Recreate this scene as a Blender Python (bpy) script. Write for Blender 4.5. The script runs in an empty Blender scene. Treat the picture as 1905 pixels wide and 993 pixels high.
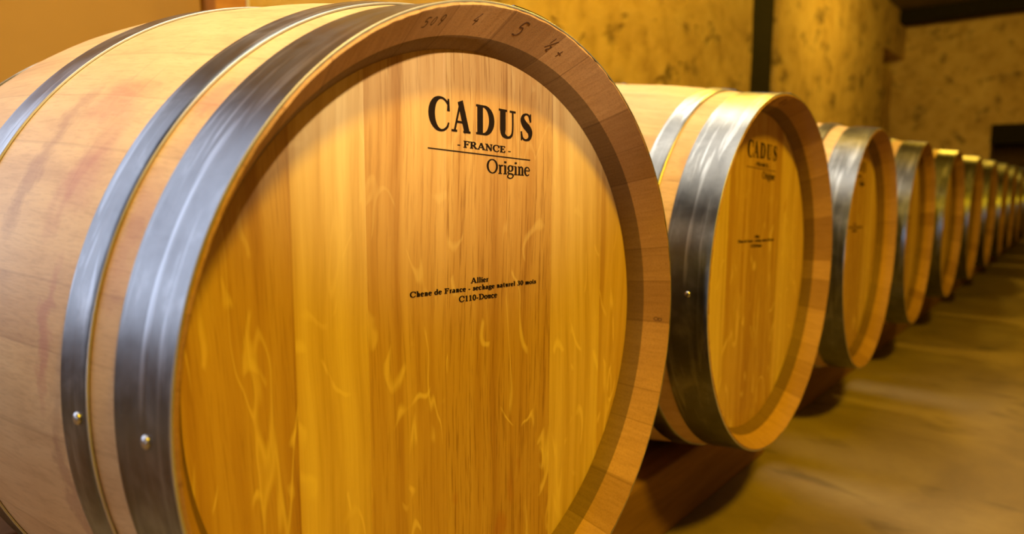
import bpy, bmesh, math, random
from mathutils import Vector, Matrix
random.seed(7)
PI = math.pi
C = bpy.context.scene.collection
SC = bpy.context.scene

# ------------------------------------------------------------------ camera
YAW, PITCH, ROLL, FPX = 0.7046, -0.125, 0.0056, 1251.68
CAM = Vector((0.3699, -0.4404, 0.1487))
f = Vector((-math.sin(YAW)*math.cos(PITCH), math.cos(YAW)*math.cos(PITCH), math.sin(PITCH)))
r = f.cross(Vector((0, 0, 1))).normalized(); u = r.cross(f)
r, u = r*math.cos(ROLL)+u*math.sin(ROLL), u*math.cos(ROLL)-r*math.sin(ROLL)
cd = bpy.data.cameras.new('camera'); cam = bpy.data.objects.new('camera', cd); C.objects.link(cam)
M = Matrix.Identity(4)
for i in range(3):
    M[i][0], M[i][1], M[i][2], M[i][3] = r[i], u[i], -f[i], CAM[i]
cam.matrix_world = M
cd.sensor_fit = 'HORIZONTAL'; cd.sensor_width = 36.0; cd.lens = FPX/1905*36.0
cd.clip_start = 0.02; cd.clip_end = 100
cd.dof.use_dof = True; cd.dof.focus_distance = 0.61; cd.dof.aperture_fstop = 4.0
SC.camera = cam

# ------------------------------------------------------------------ world, light, exposure
w = bpy.data.worlds.new('world'); SC.world = w; w.use_nodes = True
bg = w.node_tree.nodes['Background']; bg.inputs[0].default_value = (0.9, 0.6, 0.25, 1); bg.inputs[1].default_value = 0.02
SC.view_settings.view_transform = 'Standard'; SC.view_settings.look = 'None'
SC.view_settings.gamma = 1.0; SC.view_settings.use_curve_mapping = False
SC.view_settings.exposure = 0.0

def area(name, loc, target, size, energy, color, sy=None):
    l = bpy.data.lights.new(name, 'AREA'); l.energy = energy; l.color = color; l.size = size
    if sy: l.shape = 'RECTANGLE'; l.size_y = sy
    o = bpy.data.objects.new(name, l); C.objects.link(o); o.location = loc
    o.rotation_euler = (Vector(target)-Vector(loc)).to_track_quat('-Z', 'Y').to_euler()
    return o
def bulb(name, loc, energy, color, rad=0.06):
    l = bpy.data.lights.new(name, 'POINT'); l.energy = energy; l.color = color; l.shadow_soft_size = rad
    o = bpy.data.objects.new(name, l); C.objects.link(o); o.location = loc
    return o
def spot(name, loc, target, energy, color, angle, blend, rad):
    l = bpy.data.lights.new(name, 'SPOT'); l.energy = energy; l.color = color; l.shadow_soft_size = rad
    l.spot_size = math.radians(angle); l.spot_blend = blend
    o = bpy.data.objects.new(name, l); C.objects.link(o); o.location = loc
    o.rotation_euler = (Vector(target)-Vector(loc)).to_track_quat('-Z', 'Y').to_euler()
    return o
AMB = (1.0, 0.60, 0.003); GOLD = (1.0, 0.60, 0.05)
bulb('cellar_lamp', (1.25, -0.15, 1.98), 235, AMB, 0.13)          # amber lamp over the aisle
bulb('wall_fill_middle', (-0.75, 2.5, 2.2), 78, GOLD, 0.10)     # added fill bulb that brightens the stone back wall
bulb('cellar_lamp_far', (-0.4, 6.3, 1.95), 62, GOLD, 0.10)
bulb('cellar_lamp_rear', (0.35, -3.2, 1.75), 16, (1.0, 0.70, 0.20), 0.13)   # amber lamp behind the camera
area('overhead_lamp', (-0.9, 1.6, 2.25), (-0.75, 1.2, 0.2), 0.7, 7, (1.0, 0.88, 0.66)).data.spread = math.radians(55)
area('overhead_lamp_near', (-0.8, -0.1, 2.25), (-0.75, 0.1, 0.2), 1.6, 11, (1.0, 0.90, 0.72), 2.0).data.spread = math.radians(75)   # whiter lamp above the row
spot('aisle_spot', (1.45, -0.85, 1.05), (-0.04, -0.08, 0.42), 260, (1.0, 0.79, 0.50), 22, 1.0, 0.03)  # peach spotlight from the aisle
area('daylight_opening', (-1.75, -1.75, 0.95), (0.5, -1.2, 0.75), 2.4, 24, (0.68, 0.79, 1.0), 1.8).data.spread = math.radians(130)
area('doorway_daylight', (0.35, -5.2, 0.30), (-0.05, 1.2, 0.0), 0.18, 1.7, (0.62, 0.78, 1.0), 0.26).data.spread = math.radians(60)

# ------------------------------------------------------------------ node helpers
class N:
    def __init__(s, name, rough=0.6, metal=0.0):
        s.m = bpy.data.materials.new(name); s.m.use_nodes = True
        s.t = s.m.node_tree; s.b = s.t.nodes['Principled BSDF']
        s.b.inputs['Roughness'].default_value = rough; s.b.inputs['Metallic'].default_value = metal
        s.tc = s.n('ShaderNodeTexCoord'); s.obj = s.tc.outputs['Object']
    def n(s, k, **kw):
        x = s.t.nodes.new(k)
        for a, v in kw.items(): setattr(x, a, v)
        return x
    def put(s, sock, v):
        if hasattr(v, 'is_output') or isinstance(v, bpy.types.NodeSocket): s.t.links.new(v, sock)
        elif isinstance(v, (tuple, list)) and len(v) == 3 and sock.type == 'RGBA': sock.default_value = (*v, 1)
        else: sock.default_value = v
    def math(s, op, a, b=0.0, c=0.0):
        x = s.n('ShaderNodeMath', operation=op)
        for i, v in enumerate((a, b, c)): s.put(x.inputs[i], v)
        return x.outputs[0]
    def vec(s, v, scale=(1, 1, 1), loc=(0, 0, 0)):
        x = s.n('ShaderNodeMapping'); s.put(x.inputs[0], v); x.inputs['Scale'].default_value = scale
        s.put(x.inputs['Location'], loc)
        return x.outputs[0]
    def noise(s, v, scale=5, detail=4, rough=0.5, dist=0.0):
        x = s.n('ShaderNodeTexNoise'); s.put(x.inputs['Vector'], v)
        x.inputs['Scale'].default_value = scale; x.inputs['Detail'].default_value = detail
        x.inputs['Roughness'].default_value = rough; x.inputs['Distortion'].default_value = dist
        return x.outputs['Fac']
    def ramp(s, v, stops, interp='LINEAR'):
        x = s.n('ShaderNodeValToRGB'); s.put(x.inputs[0], v); cr = x.color_ramp; cr.interpolation = interp
        while len(cr.elements) < len(stops): cr.elements.new(0.5)
        for e, (p, c) in zip(cr.elements, stops):
            e.position = p; e.color = (*c, 1) if isinstance(c, tuple) else (c, c, c, 1)
        return x.outputs[0]
    def mix(s, fac, a, b, mode='MIX'):
        x = s.n('ShaderNodeMix', data_type='RGBA', blend_type=mode)
        s.put(x.inputs[0], fac); s.put(x.inputs[6], a); s.put(x.inputs[7], b)
        return x.outputs[2]
    def sep(s, v):
        x = s.n('ShaderNodeSeparateXYZ'); s.put(x.inputs[0], v); return x.outputs
    def comb(s, a, b, c):
        x = s.n('ShaderNodeCombineXYZ')
        for i, v in enumerate((a, b, c)): s.put(x.inputs[i], v)
        return x.outputs[0]
    def white(s, v):
        x = s.n('ShaderNodeTexWhiteNoise', noise_dimensions='1D'); s.put(x.inputs['W'], v); return x.outputs['Value']
    def rnd(s):
        return s.n('ShaderNodeObjectInfo').outputs['Random']
    def bump(s, h, strength=0.3, dist=0.001):
        x = s.n('ShaderNodeBump'); s.put(x.inputs['Height'], h)
        x.inputs['Strength'].default_value = strength; x.inputs['Distance'].default_value = dist
        s.t.links.new(x.outputs[0], s.b.inputs['Normal'])
    def color(s, c): s.put(s.b.inputs['Base Color'], c); return s

# ------------------------------------------------------------------ materials
def mat_staves():
    m = N('stave_oak', 0.55)
    x, y, z = m.sep(m.obj)
    ang = m.math('ARCTAN2', y, z)
    a = m.math('MULTIPLY', m.math('ADD', ang, PI), 30/(2*PI))
    # uneven stave widths
    a2 = m.math('ADD', a, m.math('MULTIPLY', m.math('SINE', m.math('MULTIPLY', a, 2.3)), 0.25))
    cell = m.math('FLOOR', a2); fr = m.math('FRACT', a2)
    off = m.math('MULTIPLY', m.rnd(), 37.0)
    rv = m.white(m.math('ADD', cell, off))
    rad = m.math('SQRT', m.math('ADD', m.math('MULTIPLY', y, y), m.math('MULTIPLY', z, z)))
    arc = m.math('MULTIPLY', ang, 0.32)
    g = m.comb(m.math('MULTIPLY', x, 3.0), m.math('MULTIPLY', arc, 34.0), m.math('ADD', m.math('MULTIPLY', rad, 60.0), m.math('MULTIPLY', rv, 40)))
    g1 = m.noise(g, 1.0, 5, 0.62, 0.25)
    g2 = m.noise(m.comb(m.math('MULTIPLY', x, 14.0), m.math('MULTIPLY', arc, 420.0), m.math('MULTIPLY', rad, 420.0)), 1.0, 3, 0.6)
    c = m.ramp(g1, [(0.25, (0.50, 0.31, 0.155)), (0.5, (0.66, 0.45, 0.235)), (0.78, (0.75, 0.545, 0.31))])
    c = m.mix(m.math('MULTIPLY', m.ramp(g2, [(0.36, 1.0), (0.5, 0.0)]), 0.22), c, (0.34, 0.19, 0.09))
    c = m.mix(1.0, c, m.ramp(rv, [(0.0, (0.88, 0.84, 0.80)), (0.5, (0.96, 0.95, 0.93)), (1.0, (1.0, 1.0, 1.0))]), 'MULTIPLY')
    # wine stains and scuffs
    st = m.noise(m.vec(m.obj, (9, 6, 6)), 1.0, 3, 0.55, 0.6)
    sm = m.ramp(st, [(0.64, 0.0), (0.72, 1.0)])
    c = m.mix(m.math('MULTIPLY', sm, 0.32), c, (0.42, 0.15, 0.12))
    sc = m.noise(m.vec(m.obj, (60, 8, 8), (3, 1, 2)), 1.0, 2, 0.5, 0.4)
    c = m.mix(m.math('MULTIPLY', m.ramp(sc, [(0.70, 0.0), (0.76, 1.0)]), 0.35), c, (0.35, 0.17, 0.10))
    seam = m.math('GREATER_THAN', 0.018, m.math('MINIMUM', fr, m.math('SUBTRACT', 1.0, fr)))
    c = m.mix(m.math('MULTIPLY', seam, 0.2), c, (0.25, 0.13, 0.06))
    m.color(c); m.bump(m.math('ADD', g2, m.math('MULTIPLY', seam, -0.8)), 0.25, 0.0006)
    return m.m
def mat_front_staves(src):
    # the nearest barrel: the same oak with its own wine stains
    mt = src.copy(); mt.name = 'stave_oak_wine_stained'; t = mt.node_tree; b = t.nodes['Principled BSDF']
    cur = b.inputs['Base Color'].links[0].from_socket
    tc = t.nodes.new('ShaderNodeTexCoord')
    nz = t.nodes.new('ShaderNodeTexNoise'); nz.inputs['Scale'].default_value = 42; nz.inputs['Detail'].default_value = 7; nz.inputs['Roughness'].default_value = 0.7
    t.links.new(tc.outputs['Object'], nz.inputs['Vector'])
    sub = t.nodes.new('ShaderNodeVectorMath'); sub.operation = 'MULTIPLY_ADD'
    t.links.new(nz.outputs['Color'], sub.inputs[0]); sub.inputs[1].default_value = (0.05,)*3
    t.links.new(tc.outputs['Object'], sub.inputs[2])
    for (px, py, pz, sx, sy, rot, amt) in STAINS:
        mp = t.nodes.new('ShaderNodeVectorMath'); mp.operation = 'SUBTRACT'
        t.links.new(sub.outputs[0], mp.inputs[0]); mp.inputs[1].default_value = (px+.025, py+.025, pz+.025)
        mg = t.nodes.new('ShaderNodeVectorMath'); mg.operation = 'MULTIPLY'
        t.links.new(mp.outputs[0], mg.inputs[0]); mg.inputs[1].default_value = (1/sx, 1/sy, 1/sy)
        ln = t.nodes.new('ShaderNodeVectorMath'); ln.operation = 'LENGTH'; t.links.new(mg.outputs[0], ln.inputs[0])
        rp = t.nodes.new('ShaderNodeMapRange'); t.links.new(ln.outputs['Value'], rp.inputs[0])
        rp.inputs[1].default_value = 1.0; rp.inputs[2].default_value = 0.4; rp.inputs[3].default_value = 0; rp.inputs[4].default_value = amt
        mx = t.nodes.new('ShaderNodeMix'); mx.data_type = 'RGBA'
        t.links.new(rp.outputs[0], mx.inputs[0]); t.links.new(cur, mx.inputs[6]); mx.inputs[7].default_value = (*rot, 1)
        cur = mx.outputs[2]
    t.links.new(cur, b.inputs['Base Color'])
    return mt
WINE = (0.40, 0.11, 0.10); BROWN = (0.33, 0.17, 0.10)
STAINS = [(-0.185, -0.240, 0.200, .045, .035, WINE, .36), (-0.160, -0.270, 0.150, .030, .035, WINE, .36),
          (-0.235, -0.285, 0.150, .016, .060, BROWN, .5), (-0.235, -0.245, 0.200, .018, .035, BROWN, .5),
          (-0.150, -0.305, 0.045, .010, .060, WINE, .42), (-0.080, -0.225, 0.205, .030, .025, WINE, .42),
          (-0.135, -0.305, -0.060, .010, .090, BROWN, .5), (-0.08, -0.285, 0.120, .018, .060, WINE, .3)]

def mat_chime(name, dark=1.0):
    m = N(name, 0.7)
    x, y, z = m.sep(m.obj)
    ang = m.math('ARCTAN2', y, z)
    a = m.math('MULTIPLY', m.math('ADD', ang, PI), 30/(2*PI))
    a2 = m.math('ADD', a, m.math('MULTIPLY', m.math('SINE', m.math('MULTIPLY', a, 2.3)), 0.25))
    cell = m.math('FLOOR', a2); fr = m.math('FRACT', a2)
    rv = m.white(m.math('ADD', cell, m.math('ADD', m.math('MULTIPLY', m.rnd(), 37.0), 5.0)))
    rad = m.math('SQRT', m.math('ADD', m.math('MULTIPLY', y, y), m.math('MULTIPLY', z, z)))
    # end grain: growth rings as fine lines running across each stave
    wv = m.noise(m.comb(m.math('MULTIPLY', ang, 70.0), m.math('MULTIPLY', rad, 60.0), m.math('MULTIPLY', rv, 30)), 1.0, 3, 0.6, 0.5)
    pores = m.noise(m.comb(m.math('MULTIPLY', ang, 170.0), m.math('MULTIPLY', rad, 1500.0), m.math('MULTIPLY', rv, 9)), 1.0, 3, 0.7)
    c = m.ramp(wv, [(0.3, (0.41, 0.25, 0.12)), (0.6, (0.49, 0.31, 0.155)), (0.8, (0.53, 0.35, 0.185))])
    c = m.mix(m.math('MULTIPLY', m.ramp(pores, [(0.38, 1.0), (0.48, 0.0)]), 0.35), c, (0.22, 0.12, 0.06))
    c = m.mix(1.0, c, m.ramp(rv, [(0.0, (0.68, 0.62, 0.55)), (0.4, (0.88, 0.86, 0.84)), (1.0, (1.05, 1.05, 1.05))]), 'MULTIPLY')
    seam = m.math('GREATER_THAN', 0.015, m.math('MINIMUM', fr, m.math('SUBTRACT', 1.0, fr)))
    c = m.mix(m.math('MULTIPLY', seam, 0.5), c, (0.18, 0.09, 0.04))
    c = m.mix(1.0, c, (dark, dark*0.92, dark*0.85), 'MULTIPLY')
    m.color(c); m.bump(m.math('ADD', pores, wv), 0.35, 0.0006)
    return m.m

def mat_head():
    m = N('head_oak', 0.5)
    x, y, z = m.sep(m.obj)
    rn = m.rnd()
    board = m.ramp(m.math('ADD', m.math('MULTIPLY', y, 1.6), 0.5),
        [(0.0, 0.30), (0.5-.187*1.6, 0.95), (0.5-.123*1.6, 0.42), (0.5-.039*1.6, 0.22), (0.5+.111*1.6, 0.85), (0.5+.203*1.6, 0.6)], 'CONSTANT')
    off = m.math('ADD', m.math('MULTIPLY', board, 31.0), m.math('MULTIPLY', rn, 17.0))
    v = m.comb(m.math('MULTIPLY', y, 1.0), off, m.math('MULTIPLY', z, 1.0))
    warp = m.math('MULTIPLY', m.noise(m.vec(v, (3, 1, 2)), 1.0, 2, 0.5), 0.045)
    yy = m.math('ADD', y, warp)
    g1 = m.noise(m.comb(m.math('MULTIPLY', yy, 55.0), off, m.math('MULTIPLY', z, 2.2)), 1.0, 5, 0.6)
    g2 = m.noise(m.comb(m.math('MULTIPLY', yy, 520.0), off, m.math('MULTIPLY', z, 16.0)), 1.0, 3, 0.65)
    c = m.ramp(g1, [(0.28, (0.44, 0.25, 0.11)), (0.48, (0.60, 0.40, 0.20)), (0.72, (0.71, 0.515, 0.28))])
    # open pores, strongest in the plainsawn board
    pm = m.ramp(m.math('ADD', m.math('MULTIPLY', y, 1.6), 0.5), [(0, 0.35), (0.5-.187*1.6, 0.12), (0.5-.123*1.6, 0.4), (0.5-.039*1.6, 0.85), (0.5+.111*1.6, 0.2)], 'CONSTANT')
    c = m.mix(m.math('MULTIPLY', m.ramp(g2, [(0.36, 1.0), (0.47, 0.0)]), m.math('MULTIPLY', pm, 0.75)), c, (0.27, 0.135, 0.055))
    c = m.mix(1.0, c, m.ramp(board, [(0.2, (0.82, 0.73, 0.58)), (0.45, (0.90, 0.83, 0.72)), (0.95, (1.12, 1.18, 1.12))]), 'MULTIPLY')
    # medullary ray flecks: short pale wandering lines
    fl = m.noise(m.comb(m.math('MULTIPLY', y, 21.0), off, m.math('MULTIPLY', z, 8.5)), 1.0, 1.6, 0.4, 0.5)
    ln = m.ramp(m.math('ABSOLUTE', m.math('SUBTRACT', fl, 0.5)), [(0.0, 1.0), (0.010, 0.8), (0.020, 0.0)])
    mk = m.ramp(m.noise(m.vec(v, (42, 1, 24), (3, 7, 1)), 1.0, 1.0, 0.5), [(0.53, 0.0), (0.60, 1.0)])
    low = m.ramp(m.math('ADD', m.math('MULTIPLY', z, 1.6), 0.5), [(0.45, 1.0), (0.72, 0.25)])
    c = m.mix(m.math('MULTIPLY', m.math('MULTIPLY', ln, mk), m.math('MULTIPLY', low, 0.6)), c, (0.88, 0.70, 0.36))
    f2 = m.noise(m.comb(m.math('MULTIPLY', y, 15.0), m.math('ADD', off, 3.3), m.math('MULTIPLY', z, 3.2)), 1.0, 3.0, 0.5, 0.3)
    l2 = m.ramp(m.math('ABSOLUTE', m.math('SUBTRACT', f2, 0.5)), [(0.0, 1.0), (0.005, 0.7), (0.011, 0.0)])
    k2 = m.ramp(m.noise(m.vec(v, (16, 1, 9), (1, 4, 8)), 1.0, 1.0, 0.5), [(0.50, 0.0), (0.56, 1.0)])
    c = m.mix(m.math('MULTIPLY', m.math('MULTIPLY', l2, k2), m.math('MULTIPLY', low, 0.5)), c, (0.88, 0.70, 0.36))
    # a few small brown knots and smears
    sp = m.noise(m.vec(v, (26, 1, 13), (9, 2, 4)), 1.0, 2, 0.5)
    c = m.mix(m.math('MULTIPLY', m.ramp(sp, [(0.73, 0.0), (0.78, 1.0)]), 0.5), c, (0.42, 0.16, 0.05))
    m.color(c); m.bump(m.math('ADD', g2, m.math('MULTIPLY', g1, 0.5)), 0.22, 0.0005)
    m.b.inputs['Specular IOR Level'].default_value = 0.4
    return m.m

def mat_steel():
    m = N('galvanised_steel', 0.40, 1.0)
    x, y, z = m.sep(m.obj)
    ang = m.math('ARCTAN2', y, z)
    s1 = m.noise(m.comb(m.math('MULTIPLY', x, 90.0), m.math('MULTIPLY', ang, 2.2), m.math('MULTIPLY', m.rnd(), 20)), 1.0, 4, 0.6, 0.6)
    s2 = m.noise(m.vec(m.obj, (22, 22, 22)), 1.0, 4, 0.6, 0.4)
    c = m.ramp(s2, [(0.3, (0.125, 0.13, 0.14)), (0.55, (0.19, 0.20, 0.215)), (0.75, (0.33, 0.345, 0.37))])
    c = m.mix(m.math('MULTIPLY', m.ramp(s1, [(0.35, 1.0), (0.5, 0.0)]), 0.35), c, (0.16, 0.16, 0.165))
    wr = m.noise(m.comb(m.math('MULTIPLY', x, 70.0), m.math('MULTIPLY', ang, 1.6), 4.0), 1.0, 5, 0.6, 1.0)
    c = m.mix(m.math('MULTIPLY', m.ramp(wr, [(0.56, 0.0), (0.66, 1.0)]), 0.5), c, (0.50, 0.53, 0.58))
    rs = m.noise(m.vec(m.obj, (38, 38, 38), (5, 5, 5)), 1.0, 2, 0.5)
    c = m.mix(m.math('MULTIPLY', m.ramp(rs, [(0.755, 0.0), (0.79, 1.0)]), 0.7), c, (0.30, 0.12, 0.05))
    m.color(c)
    m.put(m.b.inputs['Roughness'], m.ramp(m.math('ADD', m.math('MULTIPLY', s1, 0.5), m.math('MULTIPLY', s2, 0.5)), [(0.3, 0.26), (0.7, 0.42)]))
    m.bump(s1, 0.12, 0.001)
    return m.m
def mat_plain(name, col, rough=0.5, metal=0.0, var=0.15, scale=20):
    m = N(name, rough, metal)
    nz = m.noise(m.vec(m.obj, (scale,)*3), 1.0, 3)
    m.color(m.ramp(nz, [(0.3, tuple(v*(1-var) for v in col)), (0.7, tuple(min(1, v*(1+var)) for v in col))]))
    return m.m
def mat_stone():
    m = N('ochre_limestone', 0.92)
    big = m.noise(m.vec(m.obj, (1.3, 1.3, 1.3)), 1.0, 4, 0.6)
    mid = m.noise(m.vec(m.obj, (6, 6, 6), (2, 3, 4)), 1.0, 5, 0.65, 0.3)
    c = m.ramp(mid, [(0.28, (0.48, 0.33, 0.16)), (0.5, (0.74, 0.55, 0.29)), (0.75, (0.82, 0.65, 0.40))])
    c = m.mix(1.0, c, m.ramp(big, [(0.3, (0.78, 0.74, 0.68)), (0.7, (1, 1, 1))]), 'MULTIPLY')
    pit = m.noise(m.vec(m.obj, (4.6, 4.0, 5.0), (7, 1, 3)), 1.0, 3.0, 0.6, 0.0)
    pf = m.ramp(pit, [(0.57, 0.0), (0.69, 1.0)])
    c = m.mix(m.math('MULTIPLY', pf, 0.75), c, (0.12, 0.085, 0.05))
    m.color(c); m.bump(m.math('SUBTRACT', mid, pf), 0.6, 0.03)
    return m.m
def mat_floor():
    m = N('worn_concrete', 0.8)
    a = m.noise(m.vec(m.obj, (2.2, 2.2, 2.2)), 1.0, 5, 0.6, 0.5)
    b = m.noise(m.vec(m.obj, (16, 16, 16)), 1.0, 4, 0.6)
    d = m.noise(m.vec(m.obj, (5, 9, 5), (3, 1, 0)), 1.0, 3, 0.5, 0.4)
    c = m.ramp(a, [(0.3, (0.19, 0.13, 0.06)), (0.55, (0.32, 0.235, 0.11)), (0.75, (0.42, 0.33, 0.15))])
    c = m.mix(m.math('MULTIPLY', b, 0.35), c, (0.11, 0.08, 0.05))
    c = m.mix(m.math('MULTIPLY', m.ramp(d, [(0.58, 0.0), (0.70, 1.0)]), 0.5), c, (0.06, 0.04, 0.025))
    m.color(c); m.bump(m.math('ADD', a, m.math('MULTIPLY', b, 0.4)), 0.4, 0.01)
    return m.m
def mat_plaster():
    m = N('smooth_plaster', 0.85)
    a = m.noise(m.vec(m.obj, (1.6, 1.6, 1.6)), 1.0, 4, 0.5)
    m.color(m.ramp(a, [(0.3, (0.42, 0.26, 0.12)), (0.7, (0.52, 0.34, 0.17))]))
    return m.m
def mat_timber(name, lo, hi):
    m = N(name, 0.85)
    m.b.inputs['Specular IOR Level'].default_value = 0.2
    g = m.noise(m.vec(m.obj, (30, 2.5, 30)), 1.0, 4, 0.6, 0.3)
    m.color(m.ramp(g, [(0.3, lo), (0.7, hi)])); m.bump(g, 0.3, 0.002)
    return m.m
STAVE = mat_staves(); STAVE1 = mat_front_staves(STAVE)
CHIME = mat_chime('stave_end_oak'); HOWEL = mat_chime('howel_oak_shaded', 0.42); HEAD = mat_head(); STEEL = mat_steel()  # howel: the recess shade is painted in as darker oak
RIVET = mat_plain('bright_rivet_steel', (0.52, 0.52, 0.54), 0.30, 1.0)
EDGE = mat_plain('lit_steel_edge', (0.62, 0.63, 0.65), 0.45, 0.9)  # light catching the hoop rims, painted as paler steel
INK = mat_plain('branded_black_print', (0.012, 0.007, 0.006), 0.8, 0.0); INK.node_tree.nodes['Principled BSDF'].inputs['Specular IOR Level'].default_value = 0.1
STAMP = mat_plain('stamped_mark', (0.10, 0.045, 0.022), 0.8)
STONE = mat_stone(); CEIL = mat_plain('dark_ceiling_plaster', (0.16, 0.12, 0.08), 0.95, 0, 0.3, 3); FLOOR = mat_floor(); PLASTER = mat_plaster()  # ceiling and right wall darkened to cut bounced light
RAIL = mat_timber('rail_timber', (0.17, 0.085, 0.035), (0.29, 0.155, 0.065))
POST = mat_timber('orange_timber', (0.55, 0.26, 0.09), (0.66, 0.34, 0.13))
DARKWOOD = mat_timber('blackened_timber', (0.012, 0.010, 0.010), (0.022, 0.018, 0.016))
DARKDOOR = mat_timber('dark_door_timber', (0.06, 0.035, 0.018), (0.10, 0.06, 0.03))
WHITE = mat_plain('white_cable_sheath', (0.85, 0.84, 0.82), 0.5, 0, 0.03)

# ------------------------------------------------------------------ mesh helpers
def link(name, verts, faces, mats, parent=None, midx=None, smooth=True):
    me = bpy.data.meshes.new(name); me.from_pydata(verts, [], faces); me.update()
    for mt in (mats if isinstance(mats, list) else [mats]): me.materials.append(mt)
    if midx: me.polygons.foreach_set('material_index', midx)
    me.polygons.foreach_set('use_smooth', [smooth]*len(me.polygons))
    o = bpy.data.objects.new(name, me); C.objects.link(o)
    if parent: o.parent = parent
    return o
def recalc(o):
    bm = bmesh.new(); bm.from_mesh(o.data); bmesh.ops.recalc_face_normals(bm, faces=bm.faces); bm.to_mesh(o.data); bm.free()
def sharp(o, deg=35):
    me = o.data; bm = bmesh.new(); bm.from_mesh(me)
    for e in bm.edges:
        if len(e.link_faces) == 2 and e.calc_face_angle(0) > math.radians(deg): e.smooth = False
    bm.to_mesh(me); bm.free()
def lathe(name, prof, segs, mats, parent=None, midx=None, closed=True, jitter=None):
    """closed profile [(x, r)] turned about the X axis"""
    n = len(prof); V = []; F = []; MI = []
    for k in range(segs):
        a = 2*PI*k/segs
        for i, (x, rr) in enumerate(prof):
            dx, dr = jitter(i, k) if jitter else (0, 0)
            V.append((x+dx, math.sin(a)*(rr+dr), math.cos(a)*(rr+dr)))
    m = n if closed else n-1
    for k in range(segs):
        k2 = (k+1) % segs
        for i in range(m):
            j = (i+1) % n
            F.append((k*n+i, k*n+j, k2*n+j, k2*n+i)); MI.append(midx[i] if midx else 0)
    o = link(name, V, F, mats, parent, MI); recalc(o); sharp(o)
    return o
def box(name, lo, hi, mat, parent=None, bev=0.0, rel=None):
    bm = bmesh.new(); bmesh.ops.create_cube(bm, size=1)
    for v in bm.verts:
        v.co = Vector([(lo[i]+hi[i])/2 + v.co[i]*(hi[i]-lo[i]) for i in range(3)])
        if rel: v.co -= Vector(rel)
    if bev: bmesh.ops.bevel(bm, geom=list(bm.edges), offset=bev, segments=2, affect='EDGES', profile=0.6)
    me = bpy.data.meshes.new(name); bm.to_mesh(me); bm.free(); me.materials.append(mat)
    o = bpy.data.objects.new(name, me); C.objects.link(o)
    if parent: o.parent = parent
    return o
def tag(o, label=None, cat=None, group=None, kind=None):
    if label: o['label'] = label
    if cat: o['category'] = cat
    if group: o['group'] = group
    if kind: o['kind'] = kind
    return o

FZ = -0.45     # floor level; z = 0 is the axis of the barrels
# ------------------------------------------------------------------ the cellar
def struct(o): o['kind'] = 'structure'; return o
WX = -1.6; TOP = 2.35
struct(box('floor', (-2.7, -6.2, FZ-0.1), (3.2, 12.2, FZ), FLOOR))
struct(box('ceiling', (-2.6, -6.2, TOP), (3.2, 12.2, TOP+0.1), CEIL))
def rough_wall(name, lo, hi, mat, amp=0.03, res=0.09, axis=0, sign=1):
    """a wall block whose seen face is uneven; axis = normal axis of that face"""
    o = box(name, lo, hi, mat)
    bm = bmesh.new(); bm.from_mesh(o.data)
    L = max(hi[1-axis]-lo[1-axis], hi[2]-lo[2]); cuts = max(2, int(L/res))
    es = [e for e in bm.edges if abs((e.verts[0].co-e.verts[1].co)[axis]) < 1e-6]
    bmesh.ops.subdivide_edges(bm, edges=es, cuts=min(60, cuts), use_grid_fill=True)
    from mathutils import noise
    face = hi[axis] if sign > 0 else lo[axis]
    for v in bm.verts:
        if abs(v.co[axis]-face) < 1e-5 :
            v.co[axis] -= sign*amp*(0.5+0.5*noise.noise(v.co*2.1)) + sign*amp*0.4*(0.5+0.5*noise.noise(v.co*6.0))
    bm.to_mesh(o.data); bm.free()
    return struct(o)
struct(box('wall_back_plaster', (WX-0.4, -0.35, FZ), (WX, 0.50, TOP), PLASTER))
struct(box('wall_left', (WX-0.9, -6.1, FZ), (WX-0.7, -0.35, TOP), PLASTER))
rough_wall('wall_back', (WX-0.6, 0.63, FZ), (WX, 4.62, TOP), STONE)
struct(box('slot_shade_1', (WX-0.58, 4.625, FZ), (WX-0.06, 5.155, TOP), DARKWOOD))  # dark fill painting the shade of the deep wall slot
rough_wall('wall_back_pier', (WX-0.6, 5.16, FZ), (WX, 8.70, TOP), STONE)
rough_wall('wall_back_recess', (WX-0.7, 8.70, FZ), (WX-0.17, 10.2, 1.66), STONE, 0.02)
rough_wall('wall_back_lintel', (WX-0.7, 8.70, 1.80), (WX-0.04, 10.2, TOP), STONE, 0.02)
rough_wall('wall_end', (-2.4, 10.0, FZ), (-0.62, 10.5, TOP), STONE, 0.03, 0.09, 1, -1)
rough_wall('wall_end_over_door', (-0.62, 10.0, 0.90), (3.1, 10.5, TOP), STONE, 0.03, 0.09, 1, -1)
rough_wall('wall_end_right', (1.2, 10.0, FZ), (3.1, 10.5, 0.90), STONE, 0.03, 0.09, 1, -1)
struct(box('wall_right', (3.0, -6.1, FZ), (3.2, 12.1, TOP), CEIL))
struct(box('wall_front', (-2.5, -6.2, FZ), (3.2, -6.0, TOP), PLASTER))
struct(box('door_1', (-0.62, 10.35, FZ), (1.2, 10.45, 0.66), DARKDOOR))
tag(box('lintel_beam', (-0.62, 9.96, 0.66), (1.35, 10.34, 0.90), DARKWOOD, bev=0.01),
    'black timber beam over the low opening in the far end wall', 'beam')
tag(box('ceiling_beam', (-1.70, 9.55, 2.20), (3.0, 9.85, TOP), DARKWOOD, bev=0.01),
    'dark ceiling beam at the top right corner, far end of cellar', 'beam')
tag(box('wooden_post', (WX-0.05, 0.515, FZ), (WX+0.06, 0.612, TOP), POST, bev=0.004),
    'orange timber post against the back wall, left of the stone', 'post')
cab = []
V = []; F = []
for k in range(40):
    z = FZ+0.02+(TOP-FZ-0.04)*k/39
    for j in range(8):
        a = 2*PI*j/8; V.append((WX+0.072+0.004*math.cos(a), 0.607+0.004*math.sin(a)+0.002*math.sin(k*0.7), z))
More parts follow.
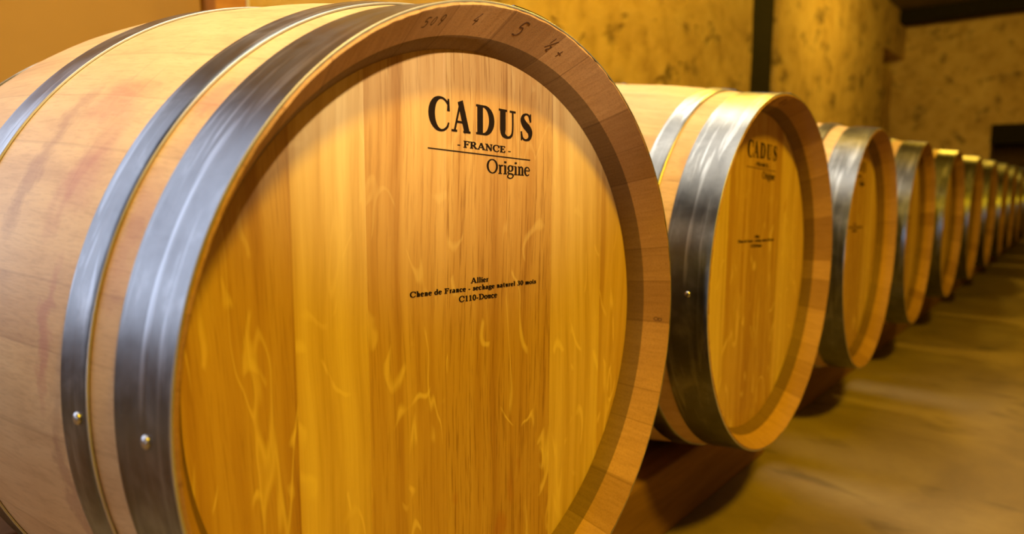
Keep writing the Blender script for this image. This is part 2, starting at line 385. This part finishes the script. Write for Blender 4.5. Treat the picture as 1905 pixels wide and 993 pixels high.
for k in range(39):
    for j in range(8): F.append((k*8+j, k*8+(j+1) % 8, (k+1)*8+(j+1) % 8, (k+1)*8+j))
F.append(tuple(range(7, -1, -1))); F.append(tuple(39*8+j for j in range(8)))
tag(link('cable', V, F, WHITE), 'thin white cable running up the corner of the orange timber post', 'cable')

# ------------------------------------------------------------------ rails
RT = -0.3275
def rail(x0, x1, y0, y1, top, label):
    o = box('wooden_rail', (x0, y0, FZ), (x1, y1, top), RAIL, bev=0.006, rel=((x0+x1)/2, (y0+y1)/2, FZ))
    o.location = ((x0+x1)/2, (y0+y1)/2, FZ)
    tag(o, label, 'rail')
rail(-0.235, -0.133, -1.3, 1.03, RT, 'reddish-brown timber rail on the floor under the front of the two nearest barrels')
rail(-0.805, -0.703, -1.3, 1.03, RT, 'timber rail under the rear of the two nearest barrels')
rail(-0.262, -0.160, 1.045, 9.6, RT-0.0105, 'long timber rail on the floor under the front of the barrels from the third onward')
rail(-0.835, -0.733, 1.045, 9.6, RT-0.0105, 'long timber rail under the rear of the barrels from the third onward')

# ------------------------------------------------------------------ barrel
PR = [(0.0, .2898), (-.033, .2925), (-.065, .2962), (-.091, .3022), (-.121, .3078), (-.2, .3205), (-.306, .3316), (-.346, .3356), (-.41, .3398), (-.47, .3413)]
def rad_at(x):
    if x < -0.47: x = -0.94-x
    for (xa, ra), (xb, rb) in zip(PR, PR[1:]):
        if xb <= x <= xa: return ra+(rb-ra)*(xa-x)/(xa-xb)
    return PR[0][1]
def smooth_prof(n=44):
    out = []
    for i in range(1, n):
        x = -0.94*i/n
        out.append((x, (rad_at(x-.012)+rad_at(x+.012)+2*rad_at(x))/4 if .03 < -x < .91 else rad_at(x)))
    return out
HX, HR = -0.047, 0.2660
def make_body(mat):
    front = [(-0.0475, 0.2760), (-0.0465, 0.2665), (-0.0300, 0.2740), (-0.0288, 0.2752), (-0.0015, 0.2868), (0.0, 0.2882), (-0.0012, 0.2903)]
    outer = smooth_prof()
    back = [(-0.94-x, rr) for x, rr in reversed(front)]
    prof = front+outer+back
    prof += [(-0.89, 0.29), (-0.7, 0.305), (-0.47, 0.315), (-0.24, 0.305), (-0.062, 0.290)]
    nf, no = len(front), len(outer)
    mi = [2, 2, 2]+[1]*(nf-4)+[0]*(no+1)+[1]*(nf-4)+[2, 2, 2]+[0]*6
    rng = random.Random(3)
    jt = {}
    def jit(i, k):
        if i in (nf-1, nf-2):
            if (i, k) not in jt: jt[(i, k)] = (-abs(rng.gauss(0, 0.00035)), rng.gauss(0, 0.00022))
            return jt[(i, k)]
        if i in (1, 2, 3): return (0, -0.0058*math.cos(2*PI*k/240)**2)   # the mouth is slightly oval
        return (0, 0)
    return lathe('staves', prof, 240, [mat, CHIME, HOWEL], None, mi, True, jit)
def hoop_mesh(x0, x1, th=0.0017, off=0.0004):
    """x0 (towards the front) > x1"""
    n = 7; outer = []; inner = []
    for i in range(n):
        x = x0+(x1-x0)*i/(n-1); rr = rad_at(x)+off
        inner.append((x, rr)); outer.append((x, rr+th))
    b = 0.0005
    prof = [inner[0], (x0, outer[0][1]-b), (x0-math.copysign(b, x0-x1), outer[0][1])]+outer[1:-1]+[(x1+math.copysign(b, x0-x1), outer[-1][1]), (x1, outer[-1][1]-b)]+inner[::-1][:-1]
    mi = [1]+[0]*(len(prof)-1); mi[1] = 1
    return lathe('hoop', prof, 200, [STEEL, EDGE], None, mi)
def rivet_mesh(r0=0.0043, h=0.0024):
    V = []; F = []; rings = [(1.0, -0.3), (1.0, 0.15), (0.9, 0.5), (0.68, 0.8), (0.36, 0.96)]
    n = 20
    for s, t in rings:
        for j in range(n): a = 2*PI*j/n; V.append((r0*s*math.cos(a), r0*s*math.sin(a), h*t))
    V.append((0, 0, h)); V.append((0, 0, -h*0.3))
    for k in range(len(rings)-1):
        for j in range(n): F.append((k*n+j, k*n+(j+1) % n, (k+1)*n+(j+1) % n, (k+1)*n+j))
    m = len(rings)-1
    for j in range(n): F.append((m*n+j, m*n+(j+1) % n, len(V)-2)); F.append(((j+1) % n, j, len(V)-1))
    return V, F
RV, RF = rivet_mesh()
riv_me = None
def rivet(parent, x, ang, base):
    global riv_me
    if riv_me is None:
        o = link('rivet', RV, RF, RIVET, parent); riv_me = o.data
    else:
        o = bpy.data.objects.new('rivet', riv_me); C.objects.link(o); o.parent = parent
    rr = rad_at(x)+base
    o.location = (x, math.sin(ang)*rr, math.cos(ang)*rr); o.rotation_euler = (-ang, 0, 0)
    return o
def lap(parent, x0, x1, a0, a1, lift=0.0021, th=0.0016):
    """the overlapping end of the steel strip, riveted down"""
    n = 12; V = []; F = []
    for k in range(n+1):
        a = a0+(a1-a0)*k/n
        for x in (x0, x1):
            for rr in (rad_at(x)+lift, rad_at(x)+lift+th): V.append((x, math.sin(a)*rr, math.cos(a)*rr))
    for k in range(n):
        b = 4*k; c = b+4
        F += [(b, b+1, c+1, c), (b+2, c+2, c+3, b+3), (b+1, b+3, c+3, c+1), (b, c, c+2, b+2)]
    F += [(0, 2, 3, 1), (4*n, 4*n+1, 4*n+3, 4*n+2)]
    o = link('hoop_overlap', V, F, STEEL, parent, smooth=False); recalc(o)
    return o

# ---- lettering: serif glyphs drawn as strokes of changing width
def arc(cx, cy, rx, ry, a0, a1, n, wf):
    P = []; Wd = []
    for i in range(n+1):
        a = math.radians(a0+(a1-a0)*i/n); P.append((cx+rx*math.cos(a), cy+ry*math.sin(a))); Wd.append(wf(a))
    return P, Wd
def ln(x0, y0, x1, y1, w0, w1=None): return [(x0, y0), (x1, y1)], [w0, w1 if w1 is not None else w0]
def spl(pts, ws, n=8):
    P = []; Wd = []
    q = [pts[0]]+list(pts)+[pts[-1]]; ww = [ws[0]]+list(ws)+[ws[-1]]
    for i in range(1, len(q)-2):
        for k in range(n):
            t = k/n
            def cr(a, b, c, d): return 0.5*((2*b)+(-a+c)*t+(2*a-5*b+4*c-d)*t*t+(-a+3*b-3*c+d)*t**3)
            P.append((cr(q[i-1][0], q[i][0], q[i+1][0], q[i+2][0]), cr(q[i-1][1], q[i][1], q[i+1][1], q[i+2][1])))
            Wd.append(max(0.01, cr(ww[i-1], ww[i], ww[i+1], ww[i+2])))
    P.append(pts[-1]); Wd.append(ws[-1])
    return P, Wd
def glyph(ch, T, t):
    """strokes and width of a glyph, cap height 1, x height 0.66"""
    S = []; h = t/2
    mod = lambda a: t+(T-t)*abs(math.cos(a))**1.4
    def serif(x, y, wd): S.append(ln(x-wd/2, y, x+wd/2, y, t))
    if ch == 'C':
        S.append(arc(.44, .5, .37, .49, 42, 318, 30, lambda a: t+(T-t)*max(0, -math.cos(a))**1.2))
        S.append(ln(.735, .99, .735, .62, t*.8, t*1.6)); S.append(ln(.715, .83, .735, .93, T*.5, t)); S.append(ln(.70, .15, .745, .27, t, t*.7)); return S, .82
    if ch == 'A':
        S += [ln(.13, .02, .43, .97, t*1.2), ln(.42, 1.0, .76, .02, T*1.05), ln(.24, .33, .60, .33, t)]
        serif(.12, h, .27); serif(.76, h, .36); return S, .92
    if ch == 'D':
        S += [ln(.2, .02, .2, .98, T), arc(.36, .5, .38, .5-h, -90, 90, 20, lambda a: t+(T-t)*max(0, math.cos(a))**1.2),
              ln(.02, 1-h, .38, 1-h, t), ln(.02, h, .38, h, t)]; return S, .84
    if ch == 'U':
        S += [ln(.2, .96, .2, .28, T), spl([(.2, .30), (.23, .12), (.42, .035), (.60, .10), (.67, .32), (.67, .97)], [T, T*.75, t*1.3, t*1.3, t, t], 8)]
        serif(.2, 1-h, .38); serif(.67, 1-h, .28); return S, .84
    if ch == 'S':
        S += [spl([(.50, .76), (.44, .92), (.29, .965), (.14, .88), (.12, .73), (.22, .59), (.40, .46), (.51, .32), (.48, .12), (.29, .035), (.12, .09), (.06, .25)],
                  [t, t*1.1, t, t*1.8, T*.9, T*1.1, T*1.15, T*.95, t*2, t, t*1.1, t], 7),
              ln(.52, .99, .525, .70, t*.8, t*1.1), ln(.055, .01, .05, .33, t*.8, t*1.1)]; return S, .62
    if ch == 'F':
        S += [ln(.2, .02, .2, .98, T), ln(.03, 1-h, .64, 1-h, t), ln(.25, .52, .5, .52, t), ln(.63, 1, .65, .74, t), ln(.5, .64, .5, .40, t)]
        serif(.2, h, .36); return S, .70
    if ch == 'R':
        S += [ln(.2, .02, .2, .98, T), ln(.03, 1-h, .4, 1-h, t), arc(.38, .745, .22, .24, -90, 90, 12, lambda a: t+(T-t)*max(0, math.cos(a))), ln(.2, .5, .4, .5, t),
              ln(.40, .5, .72, .03, T)]
        serif(.2, h, .34); serif(.76, h, .2); return S, .84
    if ch == 'N':
        S += [ln(.16, .02, .16, .98, t), ln(.14, .98, .70, .03, T), ln(.70, .02, .70, .98, t)]
        serif(.13, 1-h, .26); serif(.16, h, .28); serif(.70, 1-h, .28); return S, .88
    if ch == 'E':
        S += [ln(.2, .02, .2, .98, T), ln(.03, 1-h, .60, 1-h, t), ln(.03, h, .62, h, t), ln(.25, .52, .46, .52, t), ln(.6, 1, .62, .76, t), ln(.62, 0, .65, .27, t), ln(.46, .62, .46, .42, t)]
        return S, .72
    if ch == 'O':
        S += [arc(.40, .5, .33, .48, 0, 360, 34, mod)]; return S, .82
    if ch == '0':
        S += [arc(.27, .5, .19, .48, 0, 360, 26, mod)]; return S, .54
    if ch == '1':
        S += [ln(.27, .02, .27, .98, T), ln(.12, .84, .27, .95, t)]; serif(.27, h, .32); return S, .54
    if ch == '3':
        S += [spl([(.10, .82), (.25, .97), (.40, .88), (.40, .68), (.22, .53), (.40, .42), (.45, .22), (.30, .04), (.12, .07), (.06, .17)], [t, t, T*.8, T*.8, t, T*.8, T, t*1.2, t, T*.7], 6)]; return S, .54
    if ch == '-': S += [ln(.04, .33, .30, .33, t*1.5)]; return S, .34
    if ch == 'g':
        S += [arc(.25, .45, .16, .205, 0, 360, 22, mod), spl([(.16, .28), (.07, .17), (.12, .08), (.36, .05), (.45, -.06), (.38, -.22), (.18, -.27), (.04, -.18), (.08, -.04), (.16, .05)],
              [t, t*1.3, t*1.6, T*.8, t*1.6, t, t*1.2, t*1.3, t, t], 6), ln(.36, .60, .48, .62, t*1.3)]; return S, .50
    if ch == 'e':
        S += [arc(.24, .33, .185, .31, 8, 318, 24, lambda a: t+(T-t)*max(0, -math.cos(a))), ln(.07, .38, .42, .38, t)]; return S, .46
    if ch == 'c':
        S += [arc(.25, .33, .185, .31, 40, 320, 22, lambda a: t+(T-t)*max(0, -math.cos(a))), ln(.38, .56, .39, .46, T*.8, t)]; return S, .46
    if ch == 'o':
        S += [arc(.25, .33, .19, .31, 0, 360, 26, mod)]; return S, .50
    if ch == 'd':
        S += [arc(.22, .33, .17, .31, 30, 330, 22, lambda a: t+(T-t)*max(0, -math.cos(a))), ln(.39, .02, .39, 1.0, T)]
        S += [ln(.28, .98, .39, .98, t), ln(.39, h, .50, h, t)]; return S, .52
    if ch == 'a':
        S += [spl([(.09, .52), (.20, .64), (.33, .58), (.35, .40), (.35, .08), (.46, .03)], [T*.8, t, T*.8, T, T, t], 6), spl([(.35, .38), (.15, .30), (.06, .15), (.15, .02), (.35, .12)], [t, t*1.2, T, t, t], 6)]; return S, .48
    if ch == 's':
        S += [spl([(.32, .50), (.21, .635), (.10, .54), (.16, .40), (.30, .28), (.32, .13), (.19, .03), (.06, .16)], [t, t, T*.8, T, T, T*.8, t, t], 6), ln(.33, .64, .335, .46, t), ln(.055, 0, .05, .20, t)]; return S, .40
    if ch in 'nhmru':
        if ch == 'u':
            S += [ln(.14, .63, .14, .15, T), spl([(.14, .17), (.20, .04), (.34, .10), (.38, .16)], [T, t*1.3, t, t], 6), ln(.38, .02, .38, .64, T), ln(.02, .63, .14, .63, t), ln(.27, .63, .38, .63, t), ln(.38, h, .50, h, t)]; return S, .52
        S += [ln(.14, .02, .14, 1.0 if ch == 'h' else .62, T), ln(.03, (.98 if ch == 'h' else .61), .14, (1.0 if ch == 'h' else .63), t)]; serif(.14, h, .24)
        if ch == 'r':
            S += [spl([(.16, .48), (.24, .60), (.34, .60)], [t, t*1.4, T*.9], 6)]; return S, .37
        S += [spl([(.16, .50), (.27, .63), (.37, .54), (.38, .40)], [t, t*1.3, T*.8, T], 6), ln(.38, .42, .38, .02, T)]; serif(.38, h, .22)
        if ch == 'm':
            S += [spl([(.40, .50), (.51, .63), (.61, .54), (.62, .40)], [t, t*1.3, T*.8, T], 6), ln(.62, .42, .62, .02, T)]; serif(.62, h, .22); return S, .76
        return S, .52
    if ch == 'i':
        S += [ln(.14, .02, .14, .62, T), ln(.03, .61, .14, .63, t), ln(.14, .80, .14, .93, T*1.2)]; serif(.14, h, .24); return S, .28
    if ch == 'l':
        S += [ln(.14, .02, .14, 1.0, T), ln(.03, .98, .14, 1.0, t)]; serif(.14, h, .24); return S, .28
    if ch == 't':
        S += [ln(.16, .88, .16, .12, t*1.5, T), spl([(.16, .14), (.20, .03), (.31, .08)], [T, t*1.2, t], 5), ln(.03, .63, .30, .63, t)]; return S, .33
    return S, .30
def ribbons(strokes, place, V, F, top=0.00045, bot=-0.0004):
    for P, Wd in strokes:
        n = len(P); b = len(V); step = 0.00002*(b % 7)
        for i, (x, y) in enumerate(P):
            x0, y0 = P[max(0, i-1)]; x1, y1 = P[min(n-1, i+1)]
            dx, dy = x1-x0, y1-y0; L = math.hypot(dx, dy) or 1; nx, ny = -dy/L, dx/L; hw = Wd[i]/2
            for sx in (1, -1):
                for hh in (top+step/6, bot): V.append(place(x+nx*hw*sx, y+ny*hw*sx, hh))
        for i in range(n-1):
            a = b+4*i; c = a+4
            F += [(a, c, c+2, a+2), (a+1, a+3, c+3, c+1), (a, a+1, c+1, c), (a+2, c+2, c+3, a+3)]
        F += [(b, b+2, b+3, b+1), (b+4*n-4, b+4*n-3, b+4*n-1, b+4*n-2)]
def text_run(txt, T, t, track, V, F, y0, z0, z1, y1, size, size1=None, space=.40, xs=None):
    """lays txt between y0 and y1 on the head, its baseline running from z0 to z1; size = cap height"""
    adv = 0; items = []
    for ch in txt:
        if ch == ' ': adv += space; continue
        S, wd = glyph(ch, T, t); items.append((S, adv)); adv += wd+track
    tot = adv-track; sx = (y1-y0)/tot; slope = (z1-z0)/(y1-y0)
    for S, ad in items:
        def place(x, y, hh, ad=ad):
            yy = y0+(ad+x)*sx
            s = size+((size1 or size)-size)*(yy-y0)/(y1-y0)
            return (hh, yy, z0+slope*(yy-y0)+y*s)
        S2 = []
        for P, Wd in S: S2.append((P, Wd))
        # keep stroke widths even when letters are stretched: offset is applied in glyph space
        ribbons(S2, place, V, F)
def lettering():
    out = []
    V, F = [], []
    # CADUS: large capitals
    spec = [('C', -.0625, -.0385, .1915, .0268), ('A', -.0372, -.0130, .1912, .0258), ('D', -.0075, .0170, .1905, .0255), ('U', .0222, .0475, .1893, .0255), ('S', .0540, .0715, .1880, .0258)]
    for ch, ya, yb, zb, hh in spec:
        S, wd = glyph(ch, .245, .066)
        lo = min(min(p[0]-w_/2 for p, w_ in zip(P, Wd)) for P, Wd in S); hi = max(max(p[0]+w_/2 for p, w_ in zip(P, Wd)) for P, Wd in S)
        sx = (yb-ya)/(hi-lo)
        def place(x, y, h0, ya=ya, sx=sx, lo=lo, zb=zb, hh=hh): return (h0, ya+(x-lo)*sx, zb+y*hh-0.04*(x-lo)*sx)
        ribbons(S, place, V, F)
    out.append(('brand_lettering', V, F))
    V, F = [], []
    text_run('FRANCE', .20, .10, .02, V, F, -.0225, .1782, .1757, .0325, .0058)
    text_run('-', .1, .07, 0, V, F, -.0300, .1780, .1779, -.0258, .0062); text_run('-', .1, .07, 0, V, F, .0360, .1750, .1749, .0402, .0062)
    out.append(('country_lettering', V, F))
    V, F = [], []
    ribbons([ln(0, 0, 1, 0, 1, 1)], lambda x, y, h0: (h0, -.0635+x*.1320, .1762+x*(-.0062)+y*.00085), V, F)
    out.append(('printed_rule', V, F))
    V, F = [], []
    text_run('Origine', .13, .06, .005, V, F, .0070, .1572, .1548, .0685, .0125, .0128)
    out.append(('line_name_lettering', V, F))
    V, F = [], []
    text_run('Allier', .17, .095, .05, V, F, -.0135, .0597, .0587, .0095, .0047)
    text_run('Chene de France - sechage naturel 30 mois', .18, .10, .07, V, F, -.0845, .0558, .0494, .0795, .0045, .0042, .34)
    text_run('C110-Douce', .17, .095, .05, V, F, -.0285, .0447, .0427, .0215, .0050)
    out.append(('oak_origin_lettering', V, F))
    return out
LET = lettering()
LS = 1.0146
# stamped marks on the bevel of the stave ends
def chime_place(ang0, s, tilt=0.0, x0=-0.012):
    nrm = Vector((0.425, -0.905)).normalized()   # (x, r) outward from the bevel
    def place(px, py, hh):
        c, q = math.cos(tilt), math.sin(tilt); px, py = px*c-py*q, px*q+py*c
        d = (py-0.5)*s*1.25                     # along the bevel, outwards
        x = x0+d*0.905; rr = 0.2868+(x+0.0015)*(0.4249+0.2125*math.cos(ang0)**2)
        x += nrm[0]*hh*0.5; rr += nrm[1]*hh*0.5
        a = ang0+px*s/0.276
        return (x, math.sin(a)*rr, math.cos(a)*rr)
    return place
def stamps():
    five = [spl([(.55, 1.0), (.12, .98), (.05, .58), (.35, .62), (.52, .38), (.38, .06), (.02, .04)], [.09]*7, 6)]
    four = [ln(.35, 1, .0, .35, .09), ln(.0, .35, .5, .35, .09), ln(.38, .55, .34, 0, .09)]
    nine = [arc(.25, .7, .2, .26, 0, 360, 14, lambda a: .08), ln(.45, .7, .3, 0, .09)]
    zero = [arc(.25, .5, .2, .42, 0, 360, 16, lambda a: .08)]
    half = [ln(.0, .55, .0, 1.0, .07), ln(.5, 1.0, -.05, .1, .07), spl([(.3, .4), (.5, .42), (.45, .25), (.3, .05), (.6, .05)], [.07]*5, 5)]
    plus = [ln(0, .3, .55, .3, .08), ln(.28, .0, .28, .6, .08)]
    eight = [arc(.25, .72, .18, .22, 0, 360, 14, lambda a: .08), arc(.25, .25, .22, .25, 0, 360, 14, lambda a: .08)]
    D = math.radians; out = []
    for S, a, s in ((five, -19.3, .008), (zero, -17.6, .008), (nine, -15.9, .009), (four, -7.9, .010), (five, 3.0, .0125), (half, 12.2, .011), (plus, 15.6, .010), (eight, 92.3, .008)):
        V, F = [], []; ribbons(S, chime_place(D(a), s, -0.15), V, F); out.append((V, F))
    return out
STAMPS = stamps()

def make_barrel(stave_mat, detail=2):
    """children carry the barrel's own axis frame: front rim at x = 0"""
    root = bpy.data.objects.new('wine_barrel', None); C.objects.link(root); root.empty_display_size = 0.1
    body = make_body(stave_mat); body.parent = root
    # head boards, with a shallow bevel where they enter the groove
    for side in (0, 1):
        edges = [-HR-0.004, -.187, -.123, -.039, .111, .203, HR+0.004]
        V, F = [], []
        for a, b in zip(edges, edges[1:]):
            ys = []; n = max(3, int((b-a)/0.012))
            for i in range(n+1): ys.append(a+(b-a)*i/n)
            g = 0.00028
            cols = [(ys[0]+g*0.1, 0.0002)]+[(ys[0]+g, 0.0)]+[(yy, 0.0) for yy in ys[1:-1]]+[(ys[-1]-g, 0.0)]+[(ys[-1]-g*0.1, 0.0002)]
            RR = HR+0.0045; base = len(V)
            for yy, dp in cols:
                hz = math.sqrt(max(0, RR*RR-yy*yy))
                for j in range(17):
                    z = -hz+2*hz*j/16
                    V.append((HX-dp, yy, z))
                for j in range(17):
                    z = -hz+2*hz*j/16
                    V.append((HX-0.020, yy, z))
            m = len(cols)
            for i in range(m-1):
                A = base+34*i; B = A+34
                for j in range(16):
                    F.append((A+j, B+j, B+j+1, A+j+1)); F.append((A+17+j, A+18+j, B+18+j, B+17+j))
                F.append((A, A+17, B+17, B)); F.append((A+16, B+16, B+33, A+33))
            A = base; 
            for j in range(16): F.append((A+j, A+j+1, A+18+j, A+17+j))
            A = base+34*(m-1)
            for j in range(16): F.append((A+j, A+17+j, A+18+j, A+j+1))
        hd = link('head', V, F, HEAD, root, smooth=False)
        if side: hd.location.x = -0.94; hd.rotation_euler.z = PI; 
        else: front = hd
    for nm, V, F in LET:
        # text meshes are laid at x = 0 and moved onto the head
        V = [(p[0], (p[1]+.4404)*LS-.4404, (p[2]-.1487)*LS+.1487) for p in V]
        t = link(nm, V, F, INK, front, smooth=False); t.location = (HX, 0, 0)
    for (xa, xb) in ((-0.001, -0.0645), (-0.0915, -0.1205), (-0.3065, -0.3460)):
        for mir in (0, 1):
            a, b = (xa, xb) if not mir else (-0.94-xa, -0.94-xb)
            h = hoop_mesh(a, b); h.parent = root
            mid = (a+b)/2
            for q in (0.05, -PI/2, PI/2):
                rivet(h, mid+(0.004 if q < 0 else 0), q, 0.0019)
            lap(h, a+(b-a)*.04, b-(b-a)*.04, 0.0, 0.16)
            rivet(h, mid, 0.12, 0.0036)
    for V, F in STAMPS: link('stamped_mark', V, F, STAMP, root, smooth=False)
    # bung in the bilge, on top
    return root
def kids(o): return [c for c in bpy.data.objects if c.parent == o]
def copy_tree(o, parent=None, swap=None):
    c = o.copy(); C.objects.link(c); c.parent = parent
    if parent is None:
        for k in list(c.keys()): del c[k]
    for ch in kids(o): copy_tree(ch, c)
    return c
# the barrel's own origin is put at its base below
proto = make_barrel(STAVE1)
def settle(root, x, y, z, a):
    """x, y, z: centre of the front rim; a: turn about the vertical"""
    root.location = (x, y, z); root.rotation_euler = (0, 0, a)
plain = None
spots = [(0, 0, 0, 0), (-.0041, .6915, .0, .0075), (-.0177, 1.3838, -.0105, .027), (-.0296, 2.0758, -.0101, .0292)]
yaws = [.01, .02, .015, .025, .01, .02, .03, .015, .02, .01]
for k in range(8): spots.append((-.030-.001*(k % 3), 2.0758+.692*(k+1), -.0105, yaws[k]))
labels = ['large light oak wine barrel in the foreground, nearest of the row',
 'oak wine barrel second in the row, right behind the foreground barrel',
 'oak wine barrel third in the row, with bright reflections on its front hoop',
 'oak wine barrel fourth in the row, narrow head and shiny hoop edge',
 'blurred oak wine barrel fifth in the row',
 'blurred oak wine barrel sixth in the row',
 'blurred oak wine barrel seventh in the row',
 'blurred oak wine barrel eighth in the row',
 'blurred far oak wine barrel, fourth from the far end of the row',
 'blurred far oak wine barrel, third from the far end of the row',
 'blurred far oak wine barrel, next to last before the end wall',
 'last oak wine barrel of the row, nearest the dark opening in the end wall']
barrels = [proto]
for i in range(1, len(spots)): barrels.append(copy_tree(proto))
me2 = None
for i, (b, sp) in enumerate(zip(barrels, spots)):
    settle(b, *sp); tag(b, labels[i], 'barrel', 'oak barrels lying in one row along the cellar wall')
    for ch in kids(b):
        k = ch.name.split('.')[0]
        if i and k == 'staves':
            if me2 is None: me2 = ch.data.copy(); me2.materials[0] = STAVE
            ch.data = me2; ch.rotation_euler.x = random.uniform(0, 6.28)
        if i and k == 'stamped_mark':
            ch.rotation_euler.x = [-0.35, 0.25, 0.5][i % 3]
# move each barrel's origin to its base: the lowest point of the bilge
for b in barrels:
    d = Vector((-0.47, 0, -0.3413))
    wd = b.rotation_euler.to_matrix() @ d
    b.location = b.location + wd
    for ch in kids(b): ch.location = ch.location - d
